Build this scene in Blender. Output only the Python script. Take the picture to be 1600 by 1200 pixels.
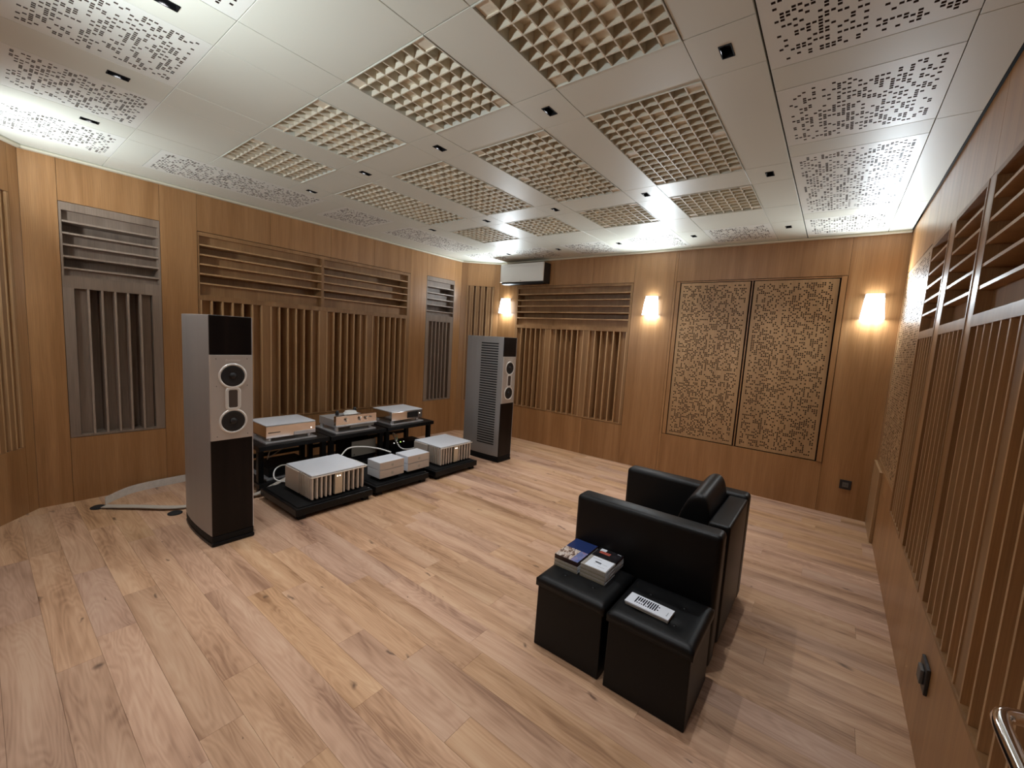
import bpy, bmesh, math, random
from mathutils import Vector, Matrix
random.seed(7)
for o in list(bpy.data.objects): bpy.data.objects.remove(o)
S = bpy.context.scene
C = S.collection
# ---------------------------------------------------------------- camera, world, exposure
CAM_LOC = Vector((0, 0, 1.6))
RIGHT = Vector((0.61284648, -0.78795853, 0.05950249))
DOWN = Vector((-0.0485423, -0.11269856, -0.99244278))
FWD = Vector((0.78870961, 0.60532668, -0.10731623))
cam = bpy.data.cameras.new('camera'); cam.sensor_width = 36; cam.lens = 649.9 * 36 / 1600
cam.clip_start = .02
camo = bpy.data.objects.new('camera', cam); C.objects.link(camo)
up, back = -DOWN, -FWD
camo.matrix_world = Matrix(((RIGHT.x, up.x, back.x, CAM_LOC.x), (RIGHT.y, up.y, back.y, CAM_LOC.y), (RIGHT.z, up.z, back.z, CAM_LOC.z), (0, 0, 0, 1)))
S.camera = camo
w = bpy.data.worlds.new('world'); S.world = w; w.use_nodes = True
w.node_tree.nodes['Background'].inputs[0].default_value = (.9, .95, 1, 1)
w.node_tree.nodes['Background'].inputs[1].default_value = .02
S.view_settings.view_transform = 'Standard'
S.view_settings.look = 'None'
S.view_settings.exposure = 0.55
S.view_settings.gamma = 1
S.view_settings.use_curve_mapping = False
SPOT_W = 29.0        # each recessed downlight
SCONCE = 14.0        # wall sconce glass
SC_UP, SC_DOWN = 12.0, 40.0   # open top and bottom of the sconce shade
UP_W, UP_BACK = 48.0, 46.0   # uplight bulb inside each sconce (far wall, back wall)
LIGHT_COL = (.95, .97, 1.0)
SCONCE_COL = (.82, .93, 1.0)

# ---------------------------------------------------------------- materials
def mat(name):
    m = bpy.data.materials.new(name); m.use_nodes = True
    return m, m.node_tree, m.node_tree.nodes['Principled BSDF']
def N(t, typ, **kw):
    n = t.nodes.new(typ)
    for k, v in kw.items():
        if k.startswith('i_'): n.inputs[k[2:]].default_value = v
        else: setattr(n, k, v)
    return n
def plain(name, col, rough=.5, metal=0, spec=.5, noise=0, bump=0, nscale=60, emit=0):
    m, t, b = mat(name)
    b.inputs['Base Color'].default_value = (*col, 1); b.inputs['Roughness'].default_value = rough
    b.inputs['Metallic'].default_value = metal; b.inputs['Specular IOR Level'].default_value = spec
    if emit:
        b.inputs['Emission Color'].default_value = (*col, 1); b.inputs['Emission Strength'].default_value = emit
    if noise or bump:
        g = N(t, 'ShaderNodeNewGeometry'); n = N(t, 'ShaderNodeTexNoise'); n.inputs['Scale'].default_value = nscale; n.inputs['Detail'].default_value = 4
        t.links.new(g.outputs['Position'], n.inputs['Vector'])
        if noise:
            r = N(t, 'ShaderNodeMix', data_type='RGBA')
            r.inputs[6].default_value = (*[c * (1 - noise) for c in col], 1); r.inputs[7].default_value = (*[min(1, c * (1 + noise)) for c in col], 1)
            t.links.new(n.outputs[0], r.inputs[0]); t.links.new(r.outputs[2], b.inputs['Base Color'])
        if bump:
            p = N(t, 'ShaderNodeBump'); p.inputs['Strength'].default_value = bump; p.inputs['Distance'].default_value = .003
            t.links.new(n.outputs[0], p.inputs['Height']); t.links.new(p.outputs[0], b.inputs['Normal'])
    return m
def ramp(t, stops):
    r = t.nodes.new('ShaderNodeValToRGB'); e = r.color_ramp.elements
    e[0].position, e[0].color = stops[0][0], (*stops[0][1], 1); e[1].position, e[1].color = stops[-1][0], (*stops[-1][1], 1)
    for p, c in stops[1:-1]:
        k = e.new(p); k.color = (*c, 1)
    return r
def veneer(name, dark, mid, light, rough=.36, spec=.45, var=.16):
    m, t, b = mat(name)
    g = N(t, 'ShaderNodeNewGeometry'); oi = N(t, 'ShaderNodeObjectInfo')
    mul = N(t, 'ShaderNodeMath', operation='MULTIPLY'); mul.inputs[1].default_value = 23
    t.links.new(oi.outputs['Random'], mul.inputs[0])
    add = N(t, 'ShaderNodeVectorMath', operation='ADD'); t.links.new(g.outputs['Position'], add.inputs[0]); t.links.new(mul.outputs[0], add.inputs[1])
    mp = N(t, 'ShaderNodeMapping'); mp.inputs['Scale'].default_value = (11, 11, .55); t.links.new(add.outputs[0], mp.inputs[0])
    n1 = N(t, 'ShaderNodeTexNoise'); n1.inputs['Scale'].default_value = 1; n1.inputs['Detail'].default_value = 6; n1.inputs['Distortion'].default_value = .5
    t.links.new(mp.outputs[0], n1.inputs['Vector'])
    r = ramp(t, ((.32, dark), (.5, mid), (.68, light))); t.links.new(n1.outputs[0], r.inputs[0])
    mp2 = N(t, 'ShaderNodeMapping'); mp2.inputs['Scale'].default_value = (220, 220, 5); t.links.new(add.outputs[0], mp2.inputs[0])
    n2 = N(t, 'ShaderNodeTexNoise'); n2.inputs['Scale'].default_value = 1; n2.inputs['Detail'].default_value = 2; t.links.new(mp2.outputs[0], n2.inputs['Vector'])
    mr = N(t, 'ShaderNodeMapRange'); mr.inputs[1].default_value = .3; mr.inputs[2].default_value = .7; mr.inputs[3].default_value = .86; mr.inputs[4].default_value = 1.08
    t.links.new(n2.outputs[0], mr.inputs[0])
    mr2 = N(t, 'ShaderNodeMapRange'); mr2.inputs[3].default_value = 1 - var; mr2.inputs[4].default_value = 1 + var * .6; t.links.new(oi.outputs['Random'], mr2.inputs[0])
    mm = N(t, 'ShaderNodeMath', operation='MULTIPLY'); t.links.new(mr.outputs[0], mm.inputs[0]); t.links.new(mr2.outputs[0], mm.inputs[1])
    vm = N(t, 'ShaderNodeVectorMath', operation='SCALE'); t.links.new(r.outputs[0], vm.inputs[0]); t.links.new(mm.outputs[0], vm.inputs['Scale'])
    t.links.new(vm.outputs[0], b.inputs['Base Color'])
    b.inputs['Roughness'].default_value = rough; b.inputs['Specular IOR Level'].default_value = spec
    return m
def oak_floor(name):
    m, t, b = mat(name)
    g = N(t, 'ShaderNodeNewGeometry'); oi = N(t, 'ShaderNodeObjectInfo')
    cx = N(t, 'ShaderNodeCombineXYZ')
    m1 = N(t, 'ShaderNodeMath', operation='MULTIPLY'); m1.inputs[1].default_value = 37; t.links.new(oi.outputs['Random'], m1.inputs[0])
    m2 = N(t, 'ShaderNodeMath', operation='MULTIPLY'); m2.inputs[1].default_value = 91; t.links.new(oi.outputs['Random'], m2.inputs[0])
    t.links.new(m1.outputs[0], cx.inputs[0]); t.links.new(m2.outputs[0], cx.inputs[1])
    add = N(t, 'ShaderNodeVectorMath', operation='ADD'); t.links.new(g.outputs['Position'], add.inputs[0]); t.links.new(cx.outputs[0], add.inputs[1])
    # broad cathedral figure: contour lines of a stretched noise
    mp = N(t, 'ShaderNodeMapping'); mp.inputs['Scale'].default_value = (6.5, .95, 1); t.links.new(add.outputs[0], mp.inputs[0])
    n1 = N(t, 'ShaderNodeTexNoise'); n1.inputs['Scale'].default_value = 1; n1.inputs['Detail'].default_value = 2.5; n1.inputs['Distortion'].default_value = .5; t.links.new(mp.outputs[0], n1.inputs['Vector'])
    k = N(t, 'ShaderNodeMath', operation='MULTIPLY'); k.inputs[1].default_value = 120; t.links.new(n1.outputs[0], k.inputs[0])
    s = N(t, 'ShaderNodeMath', operation='SINE'); t.links.new(k.outputs[0], s.inputs[0])
    # fine streaks
    mp2 = N(t, 'ShaderNodeMapping'); mp2.inputs['Scale'].default_value = (110, 4, 1); t.links.new(add.outputs[0], mp2.inputs[0])
    n2 = N(t, 'ShaderNodeTexNoise'); n2.inputs['Scale'].default_value = 1; n2.inputs['Detail'].default_value = 4; t.links.new(mp2.outputs[0], n2.inputs['Vector'])
    # soft blotches
    mp3 = N(t, 'ShaderNodeMapping'); mp3.inputs['Scale'].default_value = (9, .9, 1); t.links.new(add.outputs[0], mp3.inputs[0])
    n3 = N(t, 'ShaderNodeTexNoise'); n3.inputs['Scale'].default_value = 1; n3.inputs['Detail'].default_value = 3; t.links.new(mp3.outputs[0], n3.inputs['Vector'])
    a1 = N(t, 'ShaderNodeMath', operation='MULTIPLY_ADD'); a1.inputs[1].default_value = .05; t.links.new(s.outputs[0], a1.inputs[0]); t.links.new(n3.outputs[0], a1.inputs[2])
    a2 = N(t, 'ShaderNodeMath', operation='MULTIPLY_ADD'); a2.inputs[1].default_value = .34; t.links.new(n2.outputs[0], a2.inputs[0]); t.links.new(a1.outputs[0], a2.inputs[2])
    r = ramp(t, ((.44, (.262, .142, .078)), (.58, (.40, .237, .137)), (.72, (.488, .302, .183)), (.90, (.56, .37, .234)))); t.links.new(a2.outputs[0], r.inputs[0])
    # knots
    mp4 = N(t, 'ShaderNodeMapping'); mp4.inputs['Scale'].default_value = (6.6, 2.2, 1); t.links.new(add.outputs[0], mp4.inputs[0])
    dn = N(t, 'ShaderNodeTexNoise'); dn.inputs['Scale'].default_value = 11; t.links.new(add.outputs[0], dn.inputs['Vector'])
    dv = N(t, 'ShaderNodeVectorMath', operation='MULTIPLY_ADD'); dv.inputs[1].default_value = (.42, .42, 0); t.links.new(dn.outputs[1], dv.inputs[0]); t.links.new(mp4.outputs[0], dv.inputs[2])
    v = N(t, 'ShaderNodeTexVoronoi', voronoi_dimensions='2D'); v.inputs['Scale'].default_value = 1; t.links.new(dv.outputs[0], v.inputs['Vector'])
    sc = N(t, 'ShaderNodeSeparateColor'); t.links.new(v.outputs['Color'], sc.inputs[0])
    th = N(t, 'ShaderNodeMapRange'); th.inputs[1].default_value = .70; th.inputs[2].default_value = 1; th.inputs[3].default_value = 0; th.inputs[4].default_value = .13; t.links.new(sc.outputs[0], th.inputs[0])
    dd = N(t, 'ShaderNodeMath', operation='DIVIDE'); t.links.new(v.outputs['Distance'], dd.inputs[0]); 
    ad = N(t, 'ShaderNodeMath', operation='ADD'); ad.inputs[1].default_value = .0001; t.links.new(th.outputs[0], ad.inputs[0]); t.links.new(ad.outputs[0], dd.inputs[1])
    kr = N(t, 'ShaderNodeMapRange'); kr.inputs[1].default_value = .2; kr.inputs[2].default_value = 1.0; kr.inputs[3].default_value = .85; kr.inputs[4].default_value = 0; t.links.new(dd.outputs[0], kr.inputs[0])
    mx = N(t, 'ShaderNodeMix', data_type='RGBA'); mx.inputs[7].default_value = (.085, .045, .026, 1); t.links.new(kr.outputs[0], mx.inputs[0]); t.links.new(r.outputs[0], mx.inputs[6])
    # per-plank tone
    hs = N(t, 'ShaderNodeHueSaturation')
    f1 = N(t, 'ShaderNodeMath', operation='MULTIPLY'); f1.inputs[1].default_value = 7.31; t.links.new(oi.outputs['Random'], f1.inputs[0])
    f2 = N(t, 'ShaderNodeMath', operation='FRACT'); t.links.new(f1.outputs[0], f2.inputs[0])
    q1 = N(t, 'ShaderNodeMapRange'); q1.inputs[3].default_value = .90; q1.inputs[4].default_value = 1.09; t.links.new(oi.outputs['Random'], q1.inputs[0]); t.links.new(q1.outputs[0], hs.inputs['Value'])
    q2 = N(t, 'ShaderNodeMapRange'); q2.inputs[3].default_value = .90; q2.inputs[4].default_value = 1.08; t.links.new(f2.outputs[0], q2.inputs[0]); t.links.new(q2.outputs[0], hs.inputs['Saturation'])
    q3 = N(t, 'ShaderNodeMapRange'); q3.inputs[3].default_value = .492; q3.inputs[4].default_value = .502; t.links.new(f2.outputs[0], q3.inputs[0]); t.links.new(q3.outputs[0], hs.inputs['Hue'])
    t.links.new(mx.outputs[2], hs.inputs['Color']); t.links.new(hs.outputs[0], b.inputs['Base Color'])
    b.inputs['Roughness'].default_value = .42; b.inputs['Specular IOR Level'].default_value = .4
    bp = N(t, 'ShaderNodeBump'); bp.inputs['Strength'].default_value = .12; bp.inputs['Distance'].default_value = .002; t.links.new(a2.outputs[0], bp.inputs['Height']); t.links.new(bp.outputs[0], b.inputs['Normal'])
    return m
M = {}
M['veneer'] = veneer('oak_veneer', (.315, .152, .056), (.375, .188, .074), (.43, .226, .095), .34, .5, .07)
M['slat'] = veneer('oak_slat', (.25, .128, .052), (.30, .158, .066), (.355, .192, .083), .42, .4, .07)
M['slat_fin'] = veneer('oak_slat_lit_edge', (.43, .25, .115), (.49, .29, .14), (.54, .33, .165), .4, .45, .05)  # lighter copy of the slat oak: light catching the fins put into the colour
M['taupe_fin'] = veneer('taupe_lit_edge', (.29, .215, .165), (.33, .25, .195), (.37, .285, .225), .45, .4, .05)  # taupe lightened to paint in the light caught by the fins
M['taupe'] = veneer('taupe_stain', (.205, .147, .108), (.24, .175, .13), (.275, .205, .155), .5, .35, .06)
M['pale'] = veneer('pale_panel_edge', (.36, .21, .10), (.41, .245, .118), (.46, .28, .14), .4, .4, .05)
M['floor'] = oak_floor('oak_plank')
M['joint'] = plain('dark_joint', (.05, .03, .02), .9)
M['dark'] = plain('dark_cavity', (.045, .03, .022), .9)
M['holeback'] = plain('acoustic_felt', (.02, .011, .007), .95)
M['holewall'] = plain('raw_board_edge', (.09, .06, .045), .9)
M['felt'] = plain('grey_felt', (.016, .014, .013), .95)
M['ceil'] = plain('cream_paint', (.66, .655, .565), .46, spec=.5, noise=.02, nscale=4)
M['ceilperf'] = plain('white_perforated_paint', (.72, .715, .65), .42, noise=.02, nscale=4)
M['diff'] = plain('cream_diffuser', (.72, .655, .52), .5, noise=.05, nscale=9)
M['trim'] = plain('cream_trim', (.62, .58, .45), .4)
M['black'] = plain('black_lacquer', (.004, .004, .0045), .34, spec=.25)
M['blackmatte'] = plain('black_matt', (.006, .006, .0065), .6, spec=.2)
M['leather'] = plain('black_leather', (.0045, .0047, .0052), .43, spec=.25, bump=.12, nscale=240)
M['silver'] = plain('brushed_aluminium', (.66, .67, .69), .36, metal=.6)
M['silverside'] = plain('silver_speaker_paint', (.36, .35, .34), .45, metal=.6, noise=.03, nscale=300)
M['baffle'] = plain('champagne_aluminium', (.60, .56, .52), .42, metal=.55)
M['fin'] = plain('champagne_fin', (.66, .58, .50), .38, metal=.3)
M['chrome'] = plain('chrome', (.82, .82, .83), .06, metal=1)
M['topplate'] = plain('toplit_silver_lid', (.74, .77, .82), .38, metal=.25)  # silver lid tone, with bluish light from above put into the colour
M['polished'] = plain('polished_front', (.80, .78, .77), .12, metal=1)
M['gold'] = plain('gilt_plate', (.62, .555, .44), .3, metal=.55)
M['ebony'] = veneer('ebony_veneer', (.004, .0025, .0025), (.007, .0045, .004), (.012, .007, .006), .36, .22, .05)
M['rubber'] = plain('black_rubber', (.015, .015, .016), .7, spec=.2)
M['cone'] = plain('speaker_cone', (.009, .009, .010), .5)
M['mesh'] = plain('tweeter_mesh', (.09, .07, .06), .5, metal=.4)
M['ring'] = plain('satin_ring', (.80, .79, .76), .3, metal=.3)
M['white'] = plain('white_plastic', (.80, .80, .77), .3)
M['cable'] = plain('white_cable', (.75, .74, .70), .45)
M['ribbon'] = plain('grey_ribbon_cable', (.40, .36, .31), .4, noise=.1, nscale=25)
M['film'] = plain('clear_film', (.62, .60, .56), .12, spec=.8, noise=.2, bump=.6, nscale=30)
M['greyfront'] = plain('grey_front', (.42, .42, .38), .45, metal=.2)
M['led'] = plain('led_white', (1, .97, .9), .3, emit=1.6)
M['ledgreen'] = plain('led_green', (.45, 1, .12), .3, emit=4)
M['print'] = plain('black_print', (.006, .007, .014), .85, spec=.1)
M['script'] = plain('grey_print', (.35, .37, .40), .5)
M['paper'] = plain('white_card', (.74, .78, .84), .35)
M['navy'] = plain('navy_cover', (.018, .035, .13), .25, noise=.1, nscale=40)
M['case'] = plain('cd_case_clear', (.28, .26, .20), .18, spec=.6, noise=.25, nscale=90)
M['case2'] = plain('cd_case_grey', (.36, .34, .30), .2, spec=.6, noise=.25, nscale=120)
M['casedark'] = plain('dark_box_set', (.03, .015, .015), .25)
M['lens'] = plain('downlight_lens', (.03, .03, .035), .15)
M['outlet'] = plain('anthracite_plastic', (.018, .018, .02), .4)
M['outletgrey'] = plain('grey_socket', (.12, .11, .10), .5)
def art(name, stops, scale, rot=0, stretch=(1, 1, 1)):
    m, t, b = mat(name)
    g = N(t, 'ShaderNodeTexCoord'); mp = N(t, 'ShaderNodeMapping'); mp.inputs['Scale'].default_value = stretch; mp.inputs['Rotation'].default_value = (0, 0, rot)
    t.links.new(g.outputs['Object'], mp.inputs[0])
    n = N(t, 'ShaderNodeTexNoise'); n.inputs['Scale'].default_value = scale; n.inputs['Detail'].default_value = 3; n.inputs['Distortion'].default_value = .8
    t.links.new(mp.outputs[0], n.inputs['Vector']); r = ramp(t, stops); t.links.new(n.outputs[0], r.inputs[0]); t.links.new(r.outputs[0], b.inputs['Base Color'])
    b.inputs['Roughness'].default_value = .2
    return m
M['art_figure'] = art('cover_pale_figure', ((.36, (.06, .03, .025)), (.46, (.34, .24, .19)), (.56, (.70, .62, .55)), (.7, (.12, .09, .09))), 26, .5, (1, 2.2, 1))
M['art_blue'] = art('cover_slate_blue', ((.3, (.10, .13, .30)), (.55, (.20, .22, .40)), (.72, (.30, .17, .26))), 30)
M['art_flame'] = art('cover_dark', ((.4, (.012, .012, .014)), (.7, (.03, .025, .028))), 20)
M['red'] = art('cover_red_glow', ((.35, (.25, .03, .02)), (.55, (.55, .13, .09)), (.75, (.12, .02, .02))), 40)
def glow(name, col, strength):
    m = bpy.data.materials.new(name); m.use_nodes = True; t = m.node_tree; t.nodes.clear()
    e = t.nodes.new('ShaderNodeEmission'); o = t.nodes.new('ShaderNodeOutputMaterial'); e.inputs[0].default_value = (*col, 1); e.inputs[1].default_value = strength
    t.links.new(e.outputs[0], o.inputs[0]); return m
M['glow'] = glow('lit_glass', SCONCE_COL, SCONCE)
M['glowtop'] = glow('lit_glass_cap', SCONCE_COL, SCONCE * .09)
M['glowside'] = glow('lit_glass_side', SCONCE_COL, SCONCE * .35)
M['glowup'] = glow('lamp_upper_opening', SCONCE_COL, SC_UP)
M['glowdown'] = glow('lamp_lower_opening', SCONCE_COL, SC_DOWN)

# ---------------------------------------------------------------- geometry helpers
WL = {}          # world matrix of each object
def link(name, data, m4, parent=None):
    o = bpy.data.objects.new(name, data); C.objects.link(o)
    if parent is not None:
        o.parent = parent; o.matrix_basis = WL[parent.name].inverted() @ m4
    else: o.matrix_basis = m4
    WL[o.name] = m4
    return o
def tag(o, label, cat, group=None):
    o['label'] = label; o['category'] = cat
    if group: o['group'] = group
    return o
def T(x, y, z, rz=0): return Matrix.Translation((x, y, z)) @ Matrix.Rotation(rz, 4, 'Z')
def thing(name, loc, label, cat, group=None, rz=0):
    o = link(name, None, T(*loc, rz)); o.empty_display_size = .1
    return tag(o, label, cat, group)
def finish(bm, m, smooth=False, mats=None):
    me = bpy.data.meshes.new('mesh'); bm.normal_update(); bm.to_mesh(me); bm.free()
    for k in (mats or [m]): me.materials.append(k)
    if smooth:
        for p in me.polygons: p.use_smooth = True
    return me
CACHE = {}
def box_mesh(sx, sy, sz, m, bev=0, seg=2):
    key = (round(sx, 4), round(sy, 4), round(sz, 4), m.name, bev, seg)
    if key in CACHE: return CACHE[key]
    bm = bmesh.new(); bmesh.ops.create_cube(bm, size=1)
    for v in bm.verts: v.co = Vector((v.co.x * sx, v.co.y * sy, v.co.z * sz))
    if bev: bmesh.ops.bevel(bm, geom=bm.edges[:], offset=min(bev, .49 * min(sx, sy, sz)), segments=seg, profile=.5, affect='EDGES', clamp_overlap=True)
    me = finish(bm, m, smooth=bool(bev) and seg > 2)
    CACHE[key] = me
    return me
def box(name, x0, x1, y0, y1, z0, z1, m, parent=None, bev=0, seg=2, rz=0):
    me = box_mesh(x1 - x0, y1 - y0, z1 - z0, m, bev, seg)
    return link(name, me, T((x0 + x1) / 2, (y0 + y1) / 2, (z0 + z1) / 2, rz), parent)
def cyl_mesh(prof, seg=32, m=None, smooth=True):      # lathe about z: prof = [(r, z)...]
    bm = bmesh.new(); rings = []
    for r, z in prof:
        rings.append([bm.verts.new((r * math.cos(2 * math.pi * i / seg), r * math.sin(2 * math.pi * i / seg), z)) for i in range(seg)])
    for a, b in zip(rings, rings[1:]):
        for i in range(seg): bm.faces.new((a[i], a[(i + 1) % seg], b[(i + 1) % seg], b[i]))
    bm.faces.new(rings[0][::-1]); bm.faces.new(rings[-1])
    bmesh.ops.recalc_face_normals(bm, faces=bm.faces[:])
    return finish(bm, m, smooth)
def lathe(name, prof, m, m4, parent=None, seg=28, smooth=False): return link(name, cyl_mesh(prof, seg, m, smooth), m4, parent)
def tube_mesh(pts, r, m, seg=10, flat=None):
    # smooth curve through pts, swept; flat=(w,h) gives a ribbon
    P = [Vector(p) for p in pts]; Q = []
    for i in range(len(P) - 1):
        p0, p1, p2, p3 = P[max(i - 1, 0)], P[i], P[i + 1], P[min(i + 2, len(P) - 1)]
        for k in range(8):
            t = k / 8
            Q.append(.5 * ((2 * p1) + (p2 - p0) * t + (2 * p0 - 5 * p1 + 4 * p2 - p3) * t * t + (-p0 + 3 * p1 - 3 * p2 + p3) * t ** 3))
    Q.append(P[-1])
    bm = bmesh.new(); rings = []
    for i, q in enumerate(Q):
        d = (Q[min(i + 1, len(Q) - 1)] - Q[max(i - 1, 0)]).normalized()
        a = d.cross(Vector((0, 0, 1)))
        if a.length < 1e-3: a = Vector((1, 0, 0))
        a.normalize(); b = a.cross(d)
        if flat: rings.append([bm.verts.new(q + a * sx * flat[0] / 2 + b * sy * flat[1] / 2) for sx, sy in ((-1, -1), (1, -1), (1, 1), (-1, 1))])
        else: rings.append([bm.verts.new(q + r * (a * math.cos(2 * math.pi * j / seg) + b * math.sin(2 * math.pi * j / seg))) for j in range(seg)])
    n = len(rings[0])
    for x, y in zip(rings, rings[1:]):
        for j in range(n): bm.faces.new((x[j], x[(j + 1) % n], y[(j + 1) % n], y[j]))
    bm.faces.new(rings[0][::-1]); bm.faces.new(rings[-1])
    bmesh.ops.recalc_face_normals(bm, faces=bm.faces[:])
    return finish(bm, m, smooth=not flat)
def tube(name, pts, r, m, parent=None, flat=None): return link(name, tube_mesh(pts, r, m, flat=flat), Matrix.Identity(4), parent)
def prism_mesh(outline, z0, z1, m, bev=0, smooth=False, seg=2):   # outline in local xy
    bm = bmesh.new(); a = [bm.verts.new((x, y, z0)) for x, y in outline]; b = [bm.verts.new((x, y, z1)) for x, y in outline]
    n = len(a)
    for i in range(n): bm.faces.new((a[i], a[(i + 1) % n], b[(i + 1) % n], b[i]))
    bm.faces.new(a[::-1]); bm.faces.new(b)
    bmesh.ops.recalc_face_normals(bm, faces=bm.faces[:])
    if bev: bmesh.ops.bevel(bm, geom=[e for e in bm.edges if e.calc_face_angle(0) > .6], offset=bev, segments=seg, profile=.5, affect='EDGES', clamp_overlap=True)
    return finish(bm, m, smooth)
def text_mesh(s, size, m, shear=0):
    cu = bpy.data.curves.new('text', 'FONT'); cu.body = s; cu.size = size; cu.extrude = .0004; cu.align_x = 'CENTER'; cu.align_y = 'CENTER'; cu.shear = shear
    o = bpy.data.objects.new('text', cu); C.objects.link(o)
    me = bpy.data.meshes.new_from_object(o.evaluated_get(bpy.context.evaluated_depsgraph_get()))
    bpy.data.objects.remove(o); me.materials.clear(); me.materials.append(m)
    return me
# wall frames: local x runs along the wall (a), local y goes into the wall (d)
class Frame:
    def __init__(s, ox, oy, ang): s.o = Vector((ox, oy, 0)); s.a = ang
    def box(s, name, a0, a1, d0, d1, z0, z1, m, parent=None, bev=0):
        me = box_mesh(a1 - a0, d1 - d0, z1 - z0, m, bev)
        return link(name, me, s.at((a0 + a1) / 2, (d0 + d1) / 2, (z0 + z1) / 2), parent)
    def at(s, a, d, z):
        return Matrix.Translation(s.o + Matrix.Rotation(s.a, 3, 'Z') @ Vector((a, d, z))) @ Matrix.Rotation(s.a, 4, 'Z')
YL, XF, YR, XB, H = 4.98, 5.36, -.437, -.12, 2.816
FL = Frame(0, YL, 0)                                  # a = X
FF = Frame(XF, 0, -math.pi / 2)                       # a = -Y
FR = Frame(0, YR, math.pi)                            # a = -X
FB = Frame(XB, 0, math.pi / 2)                        # a = Y
def chamfer(p, q):
    return Frame(p[0], p[1], math.atan2(q[1] - p[1], q[0] - p[0])), math.hypot(q[0] - p[0], q[1] - p[1])
FC2, LC2 = chamfer((4.965, YL), (XF, 4.49))           # far-left corner
FC1, LC1 = chamfer((XB, 4.50), (.264, YL))            # near-left corner

# ---------------------------------------------------------------- structure: floor
def struct(name, x0, x1, y0, y1, z0, z1, m):
    o = box(name, x0, x1, y0, y1, z0, z1, m); o['kind'] = 'structure'; return o
floor = struct('floor', -.62, XF + .25, -.62, YL + .25, -.10, -.014, M['joint'])
PW = .152
x = -.608
while x < XF:
    x1 = min(x + PW, XF + .015); y = -.62 + random.uniform(-1.3, 0)
    while y < YL + .02:
        L = random.choice((.6, .8, 1.0, 1.2, 1.45, 1.7)) * random.uniform(.9, 1.1); y1 = y + L
        a, b = max(y, -.61), min(y1, YL + .015)
        if b - a > .02: box('plank', x + .0003, x1 - .0003, a + .0003, b - .0003, -.014, random.uniform(-.0003, .0001), M['floor'], floor, bev=.0004, seg=1)
        y = y1
    x = x1

# ---------------------------------------------------------------- structure: ceiling
ceiling = struct('ceiling', -.62, XF + .25, -.62, YL + .25, 2.945, 3.0, M['dark'])
def perf_mesh(nx, ny, px, py, mx, my, th, hole, prob, mats, seed):
    """plate lying in xy, visible face at z=0 looking to -z, thickness th upwards; holes cut through"""
    rnd = random.Random(seed); bm = bmesh.new(); sx, sy = nx * px / 2, ny * py / 2
    def q(pts, mi=0):
        f = bm.faces.new([bm.verts.new(p) for p in pts]); f.material_index = mi
    W, D = sx + mx, sy + my
    for (x0, x1, y0, y1) in ((-W, W, -D, -sy), (-W, W, sy, D), (-W, -sx, -sy, sy), (sx, W, -sy, sy)):
        q(((x0, y0, 0), (x0, y1, 0), (x1, y1, 0), (x1, y0, 0)))
    for (ax, ay, bx, by) in ((-W, -D, W, -D), (W, -D, W, D), (W, D, -W, D), (-W, D, -W, -D)):
        q(((ax, ay, 0), (bx, by, 0), (bx, by, th), (ax, ay, th)))
    hx, hy = px * hole / 2, py * hole / 2
    grid = [[rnd.random() < prob * (.75 if rnd.random() < .2 else 1) for _ in range(ny)] for _ in range(nx)]
    for i in range(nx):
        j = 0
        while j < ny:
            x0, x1 = -sx + i * px, -sx + (i + 1) * px
            if not grid[i][j]:
                k = j
                while k < ny and not grid[i][k]: k += 1
                y0, y1 = -sy + j * py, -sy + k * py
                q(((x0, y0, 0), (x0, y1, 0), (x1, y1, 0), (x1, y0, 0))); j = k; continue
            y0, y1 = -sy + j * py, -sy + (j + 1) * py; cx, cy = (x0 + x1) / 2, (y0 + y1) / 2
            a, b, c, d = cx - hx, cx + hx, cy - hy, cy + hy
            q(((x0, y0, 0), (x0, y1, 0), (a, d, 0), (a, c, 0))); q(((x0, y1, 0), (x1, y1, 0), (b, d, 0), (a, d, 0)))
            q(((x1, y1, 0), (x1, y0, 0), (b, c, 0), (b, d, 0))); q(((x1, y0, 0), (x0, y0, 0), (a, c, 0), (b, c, 0)))
            for (ux, uy, vx, vy) in ((a, c, b, c), (b, c, b, d), (b, d, a, d), (a, d, a, c)):
                q(((ux, uy, 0), (ux, uy, th), (vx, vy, th), (vx, vy, 0)), 2)
            j += 1
    q(((-W, -D, th), (W, -D, th), (W, D, th), (-W, D, th)), 1)
    return finish(bm, None, mats=mats + [M['holewall']])
PT = [perf_mesh(29, 29, .0178, .0178, .0375, .0375, .018, .72, .40, [M['ceilperf'], M['felt']], s) for s in (1, 2, 3, 4)]
PTL = [perf_mesh(67, 29, .0178, .0178, .0375, .0375, .018, .72, .40, [M['ceilperf'], M['felt']], s) for s in (5, 6)]
def tile(x0, x1, y0, y1, g=.0015):
    return box('ceiling_tile', x0 + g, x1 - g, y0 + g, y1 - g, H, H + .018, M['ceil'], ceiling, bev=.001, seg=1)
pk = 0
def perf(x0, x1, y0, y1, g=.0015):
    global pk
    me = PTL[pk % 2] if x1 - x0 > .9 else PT[pk % 4]; pk += 1
    W, D = (x1 - x0) / 2 - g, (y1 - y0) / 2 - g
    bx = max(v.co.x for v in me.vertices); by = max(v.co.y for v in me.vertices)
    o = link('perforated_tile', me, Matrix.Translation(((x0 + x1) / 2, (y0 + y1) / 2, H)) @ Matrix.Diagonal((W / bx, D / by, 1, 1)), ceiling)
    return o
cols = ((.62, 1.215), (1.48, 2.07), (2.335, 2.92), (3.185, 3.765))
beams = ((.36, .62), (1.215, 1.48), (2.07, 2.335), (2.92, 3.185), (3.765, 4.03))
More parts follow.
